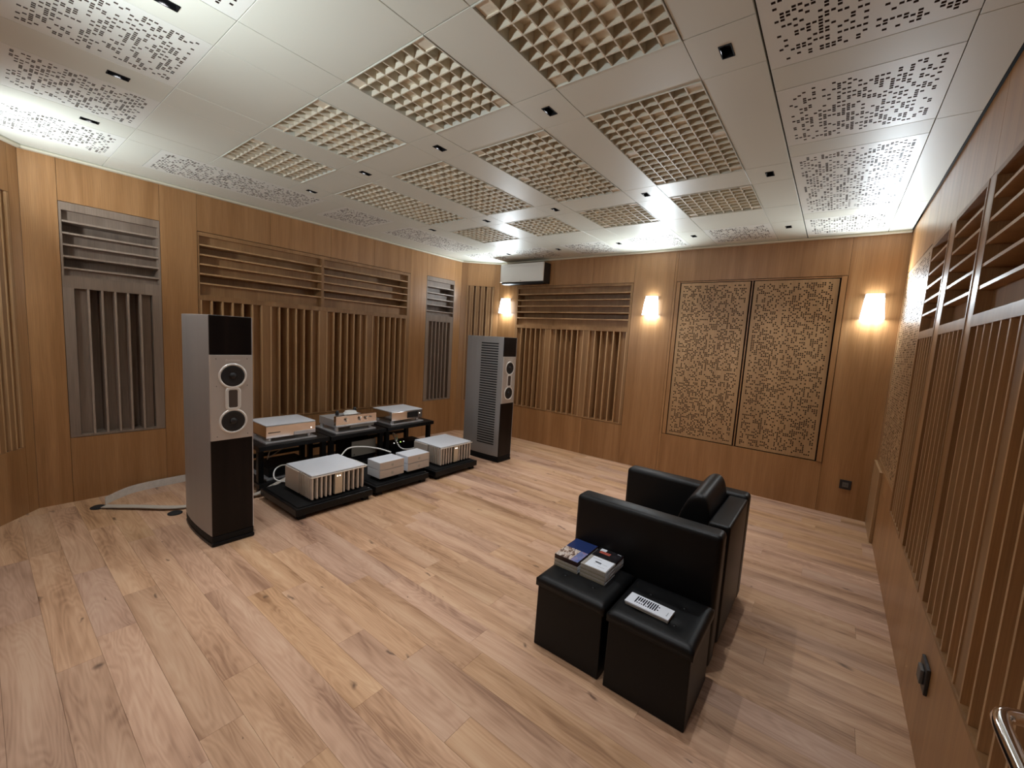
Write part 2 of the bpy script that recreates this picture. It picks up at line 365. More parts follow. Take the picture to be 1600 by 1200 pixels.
XBANDS = (XB, .13, .72, 1.19, 1.785, 2.085, 3.22, 3.52, 4.13, 4.61, 5.22, XF)
LIGHTX = (.52, 1.94, 3.37, 4.81)
DLX, DLY = .095, .034      # half sizes of the downlight opening are set below
DL = []
for (y0, y1) in beams:
    for x0, x1 in zip(XBANDS, XBANDS[1:]):
        lx = [l for l in LIGHTX if x0 < l < x1]
        ga = .006 if (y0 == .36) else .0015
        if not lx:
            box('ceiling_tile', x0 + .0015, x1 - .0015, y0 + ga, y1 - .0015, H, H + .018, M['ceil'], ceiling, bev=.001, seg=1); continue
        l = lx[0]; cy = (y0 + y1) / 2; hx, hy = .044, .025
        DL.append((l, cy))
        bm = bmesh.new(); g = .0015
        for (a, b, c, d) in ((x0 + g, l - hx, y0 + ga, y1 - g), (l + hx, x1 - g, y0 + ga, y1 - g), (l - hx, l + hx, y0 + ga, cy - hy), (l - hx, l + hx, cy + hy, y1 - g)):
            r = bmesh.ops.create_cube(bm, size=1)
            for v in r['verts']: v.co = Vector(((a + b) / 2 + v.co.x * (b - a), (c + d) / 2 + v.co.y * (d - c), H + .009 + v.co.z * .018))
        link('ceiling_tile', finish(bm, M['ceil']), Matrix.Identity(4), ceiling)
DIFF = []
for ci, (y0, y1) in enumerate(cols):
    for bi, (x0, x1) in enumerate(zip(XBANDS, XBANDS[1:])):
        if bi in (3, 5, 7): DIFF.append(((3, 5, 7).index(bi), ci, x0, x1, y0, y1))
        elif bi in (1, 9): perf(x0, x1, y0, y1)
        else: tile(x0, x1, y0, y1)
for (y0, y1, bands) in ((-.26, .36, ((XB, .13, 0), (.13, .72, 1), (.72, .91, 0), (.91, 2.165, 1), (2.165, 2.35, 0), (2.35, 2.985, 1), (2.985, 3.155, 0), (3.155, 4.435, 1), (4.435, 4.61, 0), (4.61, 5.22, 1), (5.22, XF, 0))),
                        (4.03, 4.62, ((XB, .13, 0), (.13, .72, 1), (.72, .91, 0), (.91, 2.145, 1), (2.145, 2.345, 0), (2.345, 2.94, 1), (2.94, 3.15, 0), (3.15, 4.42, 1), (4.42, 4.58, 0), (4.58, 5.15, 1), (5.15, XF, 0)))):
    for x0, x1, p in bands: (perf if p else tile)(x0, x1, y0, y1, .0015 if y0 > 0 else .002)
for a, b in zip((XB, .72, 2.2, 3.0, 4.44), (.72, 2.2, 3.0, 4.44, XF)):
    tile(a, b, YR + .012, -.26); tile(a, b, 4.62, YL + .01)
for i, (fr, a0, a1) in enumerate(((FL, .27, 4.96), (FF, -4.48, .43), (FC2, .0, LC2), (FC1, 0, LC1))):
    o = fr.box('trim_%d' % (i + 1), a0, a1, -.045, 0, H - .022, H - .001, M['trim'], None, bev=.006); o['kind'] = 'structure'

# ---------------------------------------------------------------- structure: walls
def panel(fr, a0, a1, z0, z1, parent, m='veneer', d0=0, d1=.02, name='veneer_panel', g=.0012):
    return fr.box(name, a0 + g, a1 - g, d0, d1, z0 + (g if z0 > 0 else 0), z1 - g, M[m], parent)
def wall(name, fr, a0, a1):
    o = fr.box(name, a0, a1, .24, .30, 0, 2.94, M['dark']); o['kind'] = 'structure'; return o
wl = wall('wall_left', FL, .264, 4.965)
ZT = H + .004
for a, b in ((.264, .46), (1.09, 1.37), (3.93, 4.235), (4.815, 4.965)): panel(FL, a, b, 0, ZT, wl)
for a, b, z in ((.46, 1.09, .555), (4.235, 4.815, .555)):
    panel(FL, a, b, 0, z, wl); panel(FL, a, b, 2.475, ZT, wl)
for a, b in ((1.37, 2.03), (2.03, 2.72), (2.72, 3.33), (3.33, 3.93)):
    panel(FL, a, b, 0, .535, wl); panel(FL, a, b, 2.455, ZT, wl)
wf = wall('wall_far', FF, -4.49, -YR)
for a, b in ((-4.49, -4.12), (-2.195, -1.68), (-1.68, -1.65)): panel(FF, a, b, 0, ZT, wf)
for a, b in ((-4.12, -3.45), (-3.45, -2.80), (-2.80, -2.195)):
    panel(FF, a, b, 0, .525, wf); panel(FF, a, b, 2.432, ZT, wf)
panel(FF, -1.65, .012, 0, .515, wf); panel(FF, -1.65, .012, 2.425, ZT, wf); panel(FF, .012, -YR, 0, ZT, wf)
wr = wall('wall_right', FR, -XF, 0.3)
panel(FR, -XF, -5.28, .645, ZT, wr); panel(FR, -XF, -4.05, 0, .5, wr, d0=.0)
panel(FR, -XF, -5.28, .5, .645, wr)
panel(FR, -5.28, -4.05, 2.42, ZT, wr); panel(FR, -5.28, -4.05, .5, .66, wr)
panel(FR, -4.05, -4.02, .5, ZT, wr)
for a, b in ((-4.05, -2.72), (-2.72, -1.25), (-1.25, -.26)): panel(FR, a, b, 0, .515, wr)
for a, b in ((-4.02, -3.37), (-3.37, -2.66), (-2.66, -1.25)): panel(FR, a, b, 2.405, ZT, wr)
panel(FR, -1.25, -.26, .515, ZT, wr)
wc2 = FC2.box('wall_far_left_corner', 0, LC2, .24, .30, 0, 2.94, M['dark']); wc2['kind'] = 'structure'
panel(FC2, 0, .085, 0, ZT, wc2); panel(FC2, .545, LC2, 0, ZT, wc2); panel(FC2, .085, .545, 0, .535, wc2); panel(FC2, .085, .545, 2.43, ZT, wc2)
wc1 = FC1.box('wall_near_left_corner', 0, LC1, .24, .30, 0, 2.94, M['dark']); wc1['kind'] = 'structure'
panel(FC1, LC1 - .085, LC1, 0, ZT, wc1); panel(FC1, 0, LC1 - .545, 0, ZT, wc1); panel(FC1, LC1 - .545, LC1 - .085, 0, .535, wc1); panel(FC1, LC1 - .545, LC1 - .085, 2.45, ZT, wc1)
wb = wall('wall_back', FB, .42, 4.50)
for a, b in ((.42, 1.2), (1.2, 2.0), (2.0, 2.8), (2.8, 3.6), (3.6, 4.50)): panel(FB, a, b, 0, ZT, wb)
we = box('wall_entry', -.72, -.64, -.62, .45, 0, 2.94, M['veneer']); we['kind'] = 'structure'
we2 = box('wall_entry_side', -.64, .26, -.70, -.62, 0, 2.94, M['veneer']); we2['kind'] = 'structure'
we3 = box('wall_entry_return', -.64, -.13, .42, .47, 0, 2.94, M['veneer']); we3['kind'] = 'structure'

# ---------------------------------------------------------------- slatted wall diffusers
DEP = {0: .004, 1: .045, 2: .09, 4: .18}
SEQ = [1, 4, 2, 2, 4, 1]
FZ = (2.33, 2.238, 2.147, 2.055, 1.963)
def upper(fr, t, m, a0, a1, ztop, zbot, ft=.014):
    fz = [ztop - .0] + [z for z in FZ] + [zbot]
    dz = ztop - 2.415
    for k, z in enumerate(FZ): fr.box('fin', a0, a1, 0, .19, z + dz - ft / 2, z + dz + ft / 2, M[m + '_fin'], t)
    zs = [ztop] + [z + dz for z in FZ] + [zbot]
    for k in range(6):
        d = DEP[SEQ[k]]; hi = zs[k] - (ft / 2 if k else 0); lo = zs[k + 1] + (ft / 2 if k < 5 else 0)
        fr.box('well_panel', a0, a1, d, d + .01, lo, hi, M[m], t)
def lower(fr, t, m, a0, pitch, seq, z0, z1, ft=.014, dep=DEP, last=True):
    n = len(seq)
    for k in range(n + 1):
        if (k == 0 or k == n) and not last: continue
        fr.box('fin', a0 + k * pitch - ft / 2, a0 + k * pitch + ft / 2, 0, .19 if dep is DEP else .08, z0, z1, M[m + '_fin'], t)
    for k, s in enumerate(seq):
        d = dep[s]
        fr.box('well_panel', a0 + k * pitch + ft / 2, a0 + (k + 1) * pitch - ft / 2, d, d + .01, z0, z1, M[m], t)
def unit(name, fr, am, label, cat='diffuser', group=None):
    p = fr.at(am, 0, .5).translation
    return tag(link(name, None, Matrix.Translation(p) @ Matrix.Rotation(fr.a, 4, 'Z')), label, cat, group)
def rail(fr, t, m, a0, a1, z0, z1, d0=-.002, d1=.19, name='frame_rail'): fr.box(name, a0, a1, d0, d1, z0, z1, M[m], t)
S4 = SEQ + [0]
# big oak unit behind the equipment
t = unit('slatted_diffuser', FL, 2.65, 'wide oak slat diffuser on the wall behind the hi-fi rack')
a0, p = 1.393, .0919
rail(FL, t, 'slat', 1.373, 1.386, .54, 2.45, name='frame_stile'); rail(FL, t, 'slat', a0 + 27 * p + .007, 3.927, .54, 2.45, name='frame_stile')
rail(FL, t, 'slat', 1.386, 3.881, 2.415, 2.45); rail(FL, t, 'slat', 1.386, 3.881, 1.80, 1.85); rail(FL, t, 'slat', 1.386, 3.881, .54, .555)
rail(FL, t, 'slat', 2.605, 2.635, 1.85, 2.415, name='frame_stile')
upper(FL, t, 'slat', 1.386, 2.605, 2.415, 1.85); upper(FL, t, 'slat', 2.635, 3.881, 2.415, 1.85)
lower(FL, t, 'slat', a0, p, S4 + S4 + S4 + SEQ, .555, 1.80)
# taupe units
for am, lab in (((.46, 1.09), 'taupe slat diffuser set in the wall left of the nearer loudspeaker'), ((4.235, 4.815), 'taupe slat diffuser in the wall near the corner behind the farther loudspeaker')):
    a, b = am; t = unit('slatted_diffuser', FL, (a + b) / 2, lab)
    rail(FL, t, 'taupe', a + .002, b - .002, 2.41, 2.472); rail(FL, t, 'taupe', a + .002, b - .002, 1.80, 1.897)
    rail(FL, t, 'taupe', a + .002, a + .016, 1.897, 2.41, name='frame_stile'); rail(FL, t, 'taupe', b - .016, b - .002, 1.897, 2.41, name='frame_stile')
    rail(FL, t, 'taupe', a + .002, a + .067, .575, 1.80, name='frame_stile'); rail(FL, t, 'taupe', b - .067, b - .002, .575, 1.80, name='frame_stile')
    rail(FL, t, 'taupe', a + .002, b - .002, .558, .575)
    upper(FL, t, 'taupe', a + .016, b - .016, 2.41, 1.897)
    lower(FL, t, 'taupe', a + .067, (b - a - .134) / 6, SEQ, .575, 1.80, last=False)
# far wall unit
t = unit('slatted_diffuser', FF, -3.16, 'large oak slat diffuser on the far wall below the air conditioner')
a0, p = -4.087, .0925
rail(FF, t, 'slat', -4.118, a0 - .007, .528, 2.428, name='frame_stile'); rail(FF, t, 'slat', a0 + 20 * p + .007, -2.198, .528, 2.428, name='frame_stile')
rail(FF, t, 'slat', a0 - .007, a0 + 20 * p + .007, 2.395, 2.428); rail(FF, t, 'slat', a0 - .007, a0 + 20 * p + .007, 1.785, 1.835); rail(FF, t, 'slat', a0 - .007, a0 + 20 * p + .007, .528, .543)
upper(FF, t, 'slat', a0 - .007, a0 + 20 * p + .007, 2.395, 1.835); lower(FF, t, 'slat', a0, p, S4 + S4 + SEQ, .543, 1.785)
# right wall units
for (a, b, lab, sq) in ((-4.02, -3.45, 'oak slat diffuser on the right wall farthest from the camera', SEQ), (-3.31, -2.70, 'oak slat diffuser on the right wall, the middle of three', SEQ), (-2.60, -1.26, 'oak slat diffuser on the right wall nearest the camera', S4 + SEQ)):
    t = unit('slatted_diffuser', FR, (a + b) / 2, lab)
    rail(FR, t, 'slat', a, a + .02, .517, 2.403, name='frame_stile'); rail(FR, t, 'slat', b - .02, b, .517, 2.403, name='frame_stile')
    rail(FR, t, 'slat', a + .02, b - .02, 2.378, 2.403); rail(FR, t, 'slat', a + .02, b - .02, 1.765, 1.815); rail(FR, t, 'slat', a + .02, b - .02, .517, .532)
    upper(FR, t, 'slat', a + .02, b - .02, 2.378, 1.815); lower(FR, t, 'slat', a + .02, (b - a - .04) / len(sq), sq, .532, 1.765, last=False)
panel(FR, -3.45, -3.31, .515, 2.405, wr); panel(FR, -2.70, -2.60, .515, 2.405, wr)
# corner units with narrow slats
D2 = {0: .003, 1: .018, 2: .035, 4: .07}
for fr, a0, z0, z1, lab in ((FC2, .108, .537, 2.428, 'narrow-slat oak diffuser in the angled corner behind the farther loudspeaker'), (FC1, LC1 - .522, .537, 2.448, 'narrow-slat oak diffuser in the angled corner at the left edge')):
    t = unit('corner_diffuser', fr, a0 + .2, lab)
    fr.box('frame_stile', a0 - .022, a0 - .005, 0, .08, z0, z1, M['slat'], t); fr.box('frame_stile', a0 + .419, a0 + .436, 0, .08, z0, z1, M['slat'], t)
    lower(fr, t, 'slat', a0, .046, [1, 0, 4, 0, 2, 0, 4, 0, 1], z0, z1, ft=.010, dep=D2)
# perforated oak panels
PW1 = perf_mesh(37, 97, .0186, .0187, .03, .03, .010, .66, .46, [M['pale'], M['holeback']], 11)
PW2 = perf_mesh(37, 97, .0186, .0187, .03, .03, .010, .66, .46, [M['pale'], M['holeback']], 12)
def wall_perf(fr, am, zm, me, name, label, sx=1, sz=1, d=0):
    m4 = fr.at(am, d, zm) @ Matrix.Rotation(math.radians(-90), 4, 'X') @ Matrix.Diagonal((sx, sz, 1, 1))
    return tag(link(name, me, m4), label, 'acoustic panel', 'perforated wall panels')
wall_perf(FF, -1.215, 1.462, PW1, 'perforated_panel', 'perforated oak wall panel, the left of the pair on the far wall', d=.004)
wall_perf(FF, -.425, 1.462, PW2, 'perforated_panel', 'perforated oak wall panel, the right of the pair on the far wall', d=.004)
for a, b, z0, z1, d in ((-1.645, -1.602, .52, 2.42, .003), (-.826, -.816, .52, 2.42, .012), (-.037, .008, .52, 2.42, -.012), (-1.60, -.04, 2.408, 2.42, .004)):
    FF.box('panel_batten', a, b, d, d + .016, z0, z1, M['veneer'], wf)
FF.box('panel_backing', -1.645, .008, .03, .04, .52, 2.42, M['holeback'], wf)
wall_perf(FR, -4.665, 1.54, perf_mesh(62, 90, .0186, .0187, .03, .03, .010, .66, .46, [M['pale'], M['holeback']], 13), 'perforated_panel', 'perforated oak panel on the right wall beside the corner sconce', sx=1.0, d=.002)
FR.box('panel_backing', -5.275, -4.055, .03, .04, .665, 2.415, M['holeback'], wr)
o = FR.box('access_panel', -5.345, -4.76, -.022, -.001, .004, .64, M['pale'], None, bev=.002)
tag(o, 'low pale flush access panel at the foot of the right wall corner', 'access panel')

# ---------------------------------------------------------------- ceiling diffusers
ROWN = ('nearest', 'middle', 'far'); COLN = ('rightmost', 'second from right', 'second from left', 'leftmost')
FT = .006
for ri, ci, x0, x1, y0, y1 in DIFF:
    nx = 15 if ri == 1 else 8; ny = 8
    lab = '%s cream egg-crate ceiling diffuser, %s of the four in the %s row' % ('long' if ri == 1 else 'square', COLN[ci], ROWN[ri])
    t = thing('ceiling_diffuser', ((x0 + x1) / 2, (y0 + y1) / 2, H), lab, 'diffuser', 'egg-crate ceiling diffusers')
    e = .006; X0, X1, Y0, Y1 = x0 + e, x1 - e, y0 + e, y1 - e
    for a, b, c, d in ((x0 + .0015, X0, y0 + .0015, y1 - .0015), (X1, x1 - .0015, y0 + .0015, y1 - .0015), (X0, X1, y0 + .0015, Y0), (X0, X1, Y1, y1 - .0015)):
        box('frame_rail', a, b, c, d, H - .004, H + .11, M['ceil'], t)
    px, py = (X1 - X0) / nx, (Y1 - Y0) / ny
    for i in range(1, nx): box('fin', X0 + i * px - FT / 2, X0 + i * px + FT / 2, Y0, Y1, H, H + .105, M['diff'], t)
    for j in range(1, ny): box('fin', X0, X1, Y0 + j * py - FT / 2, Y0 + j * py + FT / 2, H + .0005, H + .105, M['diff'], t)
    for i in range(nx):
        for j in range(ny):
            d = ((-(i * i + j * j)) % 7) * .014 + .006
            box('well_block', X0 + i * px + FT / 2, X0 + (i + 1) * px - FT / 2, Y0 + j * py + FT / 2, Y0 + (j + 1) * py - FT / 2, H + d, H + d + .012, M['diff'], t)

# ---------------------------------------------------------------- lamps
def sconce(fr, a, z, label):
    p = fr.at(a, 0, z).translation
    t = tag(link('wall_sconce', None, Matrix.Translation(p) @ Matrix.Rotation(fr.a, 4, 'Z')), label, 'wall lamp', 'wall sconces')
    fr.box('back_plate', a - .05, a + .05, -.012, 0, z - .09, z + .09, M['white'], t, bev=.003)
    bm = bmesh.new(); vs = []
    for (hw, dp, zz) in ((.093, .105, -.12), (.075, .085, .075), (.072, .082, .115)):
        vs.append([bm.verts.new(v) for v in ((-hw, -.014, zz), (hw, -.014, zz), (hw * .92, -dp, zz), (-hw * .92, -dp, zz))])
    for q, (u, v) in enumerate(zip(vs, vs[1:])):
        for i in range(4):
            f = bm.faces.new((u[i], u[(i + 1) % 4], v[(i + 1) % 4], v[i])); f.material_index = q if i == 2 else 1 + 3 * (q == 0)
    f = bm.faces.new(vs[0][::-1]); f.material_index = 3; f = bm.faces.new(vs[-1]); f.material_index = 2
    bmesh.ops.recalc_face_normals(bm, faces=bm.faces[:])
    ul = bpy.data.lights.new('sconce_bulb', 'SPOT')
    ul.energy = UP_BACK if fr is FB else UP_W; ul.color = SCONCE_COL; ul.spot_size = math.radians(144); ul.spot_blend = 1.0; ul.shadow_soft_size = .03
    link('bulb_light', ul, fr.at(a, -.055, z + .15) @ Matrix.Rotation(math.radians(-(180 - 60)), 4, 'X'), t)
    link('glass_shade', finish(bm, None, mats=[M['glow'], M['glowtop'], M['glowup'], M['glowdown'], M['glowside']]), fr.at(a, 0, z), t)
sconce(FF, -4.31, 2.13, 'lit white glass wall sconce below the air conditioner')
sconce(FF, -1.925, 2.13, 'lit white glass wall sconce between slat diffuser and perforated panels')
sconce(FF, .235, 2.12, 'lit white glass wall sconce right of the perforated panels')
for y, lab in ((4.30, 'lit white glass wall sconce on the back wall by the left corner'), (1.93, 'unseen wall sconce added in the middle of the back wall for ceiling brightness')):
    sconce(FB, y, 2.13, lab)  # the middle one is an unseen lamp added to brighten the ceiling
sp = bpy.data.lights.new('downlight_beam', 'SPOT'); sp.energy = SPOT_W; sp.color = LIGHT_COL; sp.spot_size = math.radians(80); sp.spot_blend = .8; sp.shadow_soft_size = .018
RN = ('nearest', 'second', 'third', 'farthest'); CN = ('rightmost', 'second from right', 'middle', 'second from left', 'leftmost')
for (lx, ly) in DL:
    lab = 'small black recessed ceiling downlight, %s in the %s row' % (CN[min(range(5), key=lambda q: abs(sum(beams[q]) / 2 - ly))], RN[LIGHTX.index(lx)])
    t = thing('downlight', (lx, ly, H), lab, 'downlight', 'recessed ceiling downlights')
    hx, hy = .043, .024
    for a, b, c, d in ((-hx, hx, -hy, -hy + .004), (-hx, hx, hy - .004, hy), (-hx, -hx + .004, -hy + .004, hy - .004), (hx - .004, hx, -hy + .004, hy - .004)):
        box('bezel', lx + a, lx + b, ly + c, ly + d, H - .002, H + .045, M['blackmatte'], t)
    box('baffle', lx - hx + .004, lx + hx - .004, ly - hy + .004, ly + hy - .004, H + .04, H + .05, M['blackmatte'], t)
    for k in (-1, 1):
        lathe('lens', ((.013, 0), (.015, .006), (.0, .007)) if False else ((.012, 0), (.014, .008)), M['lens'], T(lx + k * .019, ly, H + .03), t, seg=14)
    link('light_source', sp, T(lx, ly, H + .012), t)

# ---------------------------------------------------------------- loudspeakers
def speaker(x0, x1, yf, yb, h, slots, label):
    cx = (x0 + x1) / 2; hw = (x1 - x0) / 2; D = yb - yf
    t = thing('loudspeaker', (cx, yf + D / 2, 0), label, 'loudspeaker', 'floor-standing loudspeakers')
    prof = [(0, 1.0), (.12, 1.05), (.3, 1.10), (.5, 1.12), (.7, 1.10), (.86, 1.04), (1.0, .95)]
    def outline(k=1, yo=.0, yi=0): return [(-hw * f * k, yo + s * (D - yo)) for s, f in prof] + [(hw * f * k, yo + s * (D - yo)) for s, f in reversed(prof)]
    b4 = T(cx, yf, 0)
    link('plinth', prism_mesh([(x * 1.0, y - .006) for x, y in outline(1.03)], .0, .028, M['black'], bev=.008), b4, t)
    link('base', prism_mesh(outline(1.0), .028, .075, M['blackmatte'], bev=.006), b4, t)
    body = link('cabinet', prism_mesh([(x, y) for x, y in outline(1.0, .012)], .075, h, M['silverside'], bev=.004), b4, t)
    e = .006
    for n, z0, z1, m in (('lower_front', .078, .77, 'ebony'), ('baffle', .772, 1.372, 'baffle'), ('upper_front', 1.374, h - .002, 'ebony')):
        box(n, cx - hw + (.001 if n != 'baffle' else 0), cx + hw - e, yf - (.004 if n == 'baffle' else 0), yf + .011, z0, z1, M[m], t, bev=.003 if n == 'baffle' else .001)
    box('edge_strip', cx + hw - e + .0005, cx + hw, yf, yf + .011, .078, h - .002, M['silver'], t)
    front = lambda z, d=0: Matrix.Translation((cx + .005, yf - .004 - d, z)) @ Matrix.Rotation(math.radians(90), 4, 'X')
    for z in (1.225, .902):
        r = .073
        ring = bmesh.new(); rr = []
        for q, (a, zz) in enumerate(((r, .0), (r + .006, .006), (r + .013, .005), (r + .016, 0.0))):
            rr.append([ring.verts.new((a * math.cos(2 * math.pi * i / 40), a * math.sin(2 * math.pi * i / 40), zz)) for i in range(40)])
        for u, v in zip(rr, rr[1:]):
            for i in range(40): ring.faces.new((u[i], u[(i + 1) % 40], v[(i + 1) % 40], v[i]))
        bmesh.ops.recalc_face_normals(ring, faces=ring.faces[:])
        dr = link('woofer', cyl_mesh(((r + .001, .0005), (r, .003), (.064, .0045), (.056, .003), (.03, .0012), (.022, .0012)), 40, M['cone']), front(z), t)
        link('trim_ring', finish(ring, M['ring'], True), front(z), dr)
        lathe('dust_cap', ((.024, .001), (.020, .007), (.010, .011), (.002, .012)), M['cone'], front(z), dr, smooth=True)
    def rrect(w, hh, rad, n=6):
        pts = []
        for (sx, sy, a0) in ((1, 1, 0), (-1, 1, 90), (-1, -1, 180), (1, -1, 270)):
            for k in range(n + 1):
                a = math.radians(a0 + 90 * k / n); pts.append((sx * (w / 2 - rad) + rad * math.cos(a), sy * (hh / 2 - rad) + rad * math.sin(a)))
        return pts
    bm = bmesh.new(); A = rrect(.098, .165, .03); B = rrect(.086, .152, .025); D3 = rrect(.055, .125, .010)
    ra = [bm.verts.new((x, y, .0005)) for x, y in A]; rb = [bm.verts.new((x, y, .006)) for x, y in B]; rc = [bm.verts.new((x, y, .0012)) for x, y in D3]
    for u, v in ((ra, rb), (rb, rc)):
        for i in range(len(u)): bm.faces.new((u[i], u[(i + 1) % len(u)], v[(i + 1) % len(u)], v[i]))
    bmesh.ops.recalc_face_normals(bm, faces=bm.faces[:])
    tw = link('tweeter_waveguide', finish(bm, M['ring'], True), front(1.063), t)
    link('tweeter_mesh', prism_mesh(D3, .0004, .002, M['mesh']), front(1.063), tw)
    link('script_badge', text_mesh('Burmester', .022, M['ring'], .35), front(1.335, .0006), t)
    for sx in (-.095, .095):
        for z in (.80, 1.155, 1.345): lathe('screw', ((.003, 0), (.003, .0008)), M['cone'], Matrix.Translation((cx + sx, yf - .004, z)) @ Matrix.Rotation(math.radians(90), 4, 'X'), t, seg=10)
    if slots:
        for k in range(41):
            z = 1.53 - k * .0326
            for s_ in ([-1] if slots < 0 else [1]):
                # follow the curved side: piecewise strip proud by a hair
                bm = bmesh.new(); lo = []; hi = []
                for q in range(7):
                    yy = .085 + .285 * q / 6; s = yy / D
                    f = None
                    for (s0, f0), (s1, f1) in zip(prof, prof[1:]):
                        if s0 <= s <= s1: f = f0 + (f1 - f0) * (s - s0) / (s1 - s0)
                    xx = s_ * (hw * f + .0012)
                    lo.append(bm.verts.new((xx, yy, z - .0085))); hi.append(bm.verts.new((xx, yy, z + .0085)))
                for q in range(6): bm.faces.new((lo[q], lo[q + 1], hi[q + 1], hi[q]))
                link('vent_slot', finish(bm, M['cone']), b4, body)
    return t
speaker(.972, 1.237, 3.335, 3.955, 1.642, 1, 'tall silver and dark wood floorstanding loudspeaker nearer the camera')
speaker(4.078, 4.335, 3.285, 3.93, 1.618, -1, 'tall silver louvred floorstanding loudspeaker near the far corner')

# ---------------------------------------------------------------- amplifiers on platforms
def platform(x0, x1, y0, y1, label):
    t = thing('amplifier_platform', ((x0 + x1) / 2, (y0 + y1) / 2, 0), label, 'platform', 'low black equipment platforms')
    box('slab', x0, x1, y0, y1, .036, .098, M['black'], t, bev=.006)
    box('top_mat', x0 + .03, x1 - .03, y0 + .03, y1 - .03, .0985, .1025, M['blackmatte'], t)
    for x in (x0 + .03, x1 - .09):
        for y in (y0 + .02, y1 - .08): box('foot', x, x + .06, y, y + .06, 0, .036, M['blackmatte'], t, bev=.004)
    lathe('level_screw', ((.009, 0), (.009, .004)), M['chrome'], T(x1 - .015, y0 + .05, .098), t, seg=16)
platform(1.555, 2.275, 3.345, 4.04, 'low black platform under the amplifier nearer the camera')
platform(2.315, 2.985, 3.36, 3.98, 'low black platform under the four small silver boxes')
platform(3.045, 3.715, 3.32, 3.98, 'low black platform under the amplifier beside the far loudspeaker')
def amplifier(x0, x1, y0, y1, z0, z1, label):
    t = thing('power_amplifier', ((x0 + x1) / 2, (y0 + y1) / 2, z0), label, 'amplifier', 'finned power amplifiers')
    for x in (x0 + .07, x1 - .07):
        for y in (y0 + .07, y1 - .07): lathe('foot', ((.022, 0), (.020, .018)), M['rubber'], T(x, y, z0), t, seg=16)
    zb = z0 + .018
    W = x1 - x0; c = x0 + W * .47; pw = .036
    box('chassis', x0 + .035, x1 - .035, y0 + .04, y1, zb, z1 - .012, M['blackmatte'], t)
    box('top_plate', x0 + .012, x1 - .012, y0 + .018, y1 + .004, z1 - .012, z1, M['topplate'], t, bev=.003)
    box('front_lip', x0, x1, y0, y0 + .017, z1 - .022, z1 - .013, M['fin'], t, bev=.002)
    fp = box('front_panel', c - pw, c + pw, y0 + .002, y0 + .04, zb, z1 - .023, M['gold'], t, bev=.002)
    for dx in (-.012, .012): lathe('indicator', ((.006, 0), (.004, .004)), M['led'], Matrix.Translation((c + dx, y0 + .002, z1 - .045)) @ Matrix.Rotation(math.radians(90), 4, 'X'), fp, seg=12)
    n = 5
    for k in range(n):
        xa = x0 + .004 + (c - pw - x0 - .012) * k / n; box('heatsink_fin', xa, xa + .0155, y0 + .001, y0 + .04, zb, z1 - .023, M['fin'], t, bev=.003)
        xb = c + pw + .010 + (x1 - c - pw - .012) * k / n; box('heatsink_fin', xb, xb + .0155, y0 + .001, y0 + .04, zb, z1 - .023, M['fin'], t, bev=.003)
    for s in (0, 1):
        xa, xb = (x0, x0 + .035) if s == 0 else (x1 - .035, x1)
        for k in range(6): box('heatsink_fin', xa, xb, y0 + .048 + k * .030, y0 + .060 + k * .030, zb, z1 - .014, M['fin'], t, bev=.002)
        box('side_block', xa, xb, y0 + .235, y1 - .002, zb, z1 - .014, M['fin'], t, bev=.003)
amplifier(1.712, 2.243, 3.405, 3.90, .1025, .330, 'champagne finned power amplifier nearest the near loudspeaker')
amplifier(3.186, 3.706, 3.40, 3.875, .1025, .328, 'champagne finned power amplifier beside the far loudspeaker')
def small_box(x0, z0, y0, label):
    x1, z1, y1 = x0 + .292, z0 + .083, y0 + .215
    t = thing('power_supply', ((x0 + x1) / 2, (y0 + y1) / 2, z0), label, 'audio box', 'small silver audio boxes')
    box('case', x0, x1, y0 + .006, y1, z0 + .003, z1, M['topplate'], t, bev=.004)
    box('front', x0 + .001, x1 - .001, y0, y0 + .0055, z0 + .004, z1 - .001, M['baffle'], t, bev=.0015)
    box('display', x0 + .135, x0 + .160, y0 - .0015, y0 - .0002, z0 + .028, z0 + .054, M['greyfront'], t)
    for x in (x0 + .03, x1 - .03):
        for y in (y0 + .03, y1 - .03): lathe('foot', ((.008, 0), (.008, .003)), M['rubber'], T(x, y, z0), t, seg=10)
for nm, st in (('supply_stand', ((2.41, 2.70), (2.754, 3.045))),):
    for (a, b), lab in zip(st, ('low black spacer under the left stack of silver boxes', 'low black spacer under the right stack of silver boxes')):
        tag(box('spacer_plate', a + .03, b - .03 - .003, 3.48, 3.64, .1025, .135, M['blackmatte'], None, bev=.003), lab, 'spacer')
small_box(2.408, .1355, 3.43, 'small silver audio box at the bottom of the left stack')
small_box(2.408, .2187, 3.43, 'small silver audio box on top of the left stack')
small_box(2.752, .1355, 3.43, 'small silver audio box at the bottom of the right stack')
small_box(2.752, .2187, 3.43, 'small silver audio box on top of the right stack')

# ---------------------------------------------------------------- rack and sources
def rack(x0, x1, zt, label, y0=4.13, y1=4.74):
    t = thing('equipment_rack', ((x0 + x1) / 2, (y0 + y1) / 2, 0), label, 'rack', 'black equipment racks')
    box('top_shelf', x0, x1, y0, y1, zt - .045, zt, M['black'], t, bev=.004)
    box('bottom_shelf', x0, x1, y0, y1, .055, .095, M['black'], t, bev=.004)
    for x in (x0 + .012, x1 - .057):
        for y in (y0 + .05, y1 - .10): box('post', x, x + .05, y, y + .05, 0, zt - .045, M['black'], t, bev=.003)
    box('cross_brace', x0 + .06, x1 - .06, y1 - .06, y1 - .03, .2, .24, M['black'], t)
rack(1.58, 2.265, .457, 'black equipment rack bay nearest the near loudspeaker')
rack(2.285, 2.975, .452, 'black equipment rack bay in the middle of three')
rack(2.995, 3.72, .455, 'black equipment rack bay nearest the far loudspeaker')
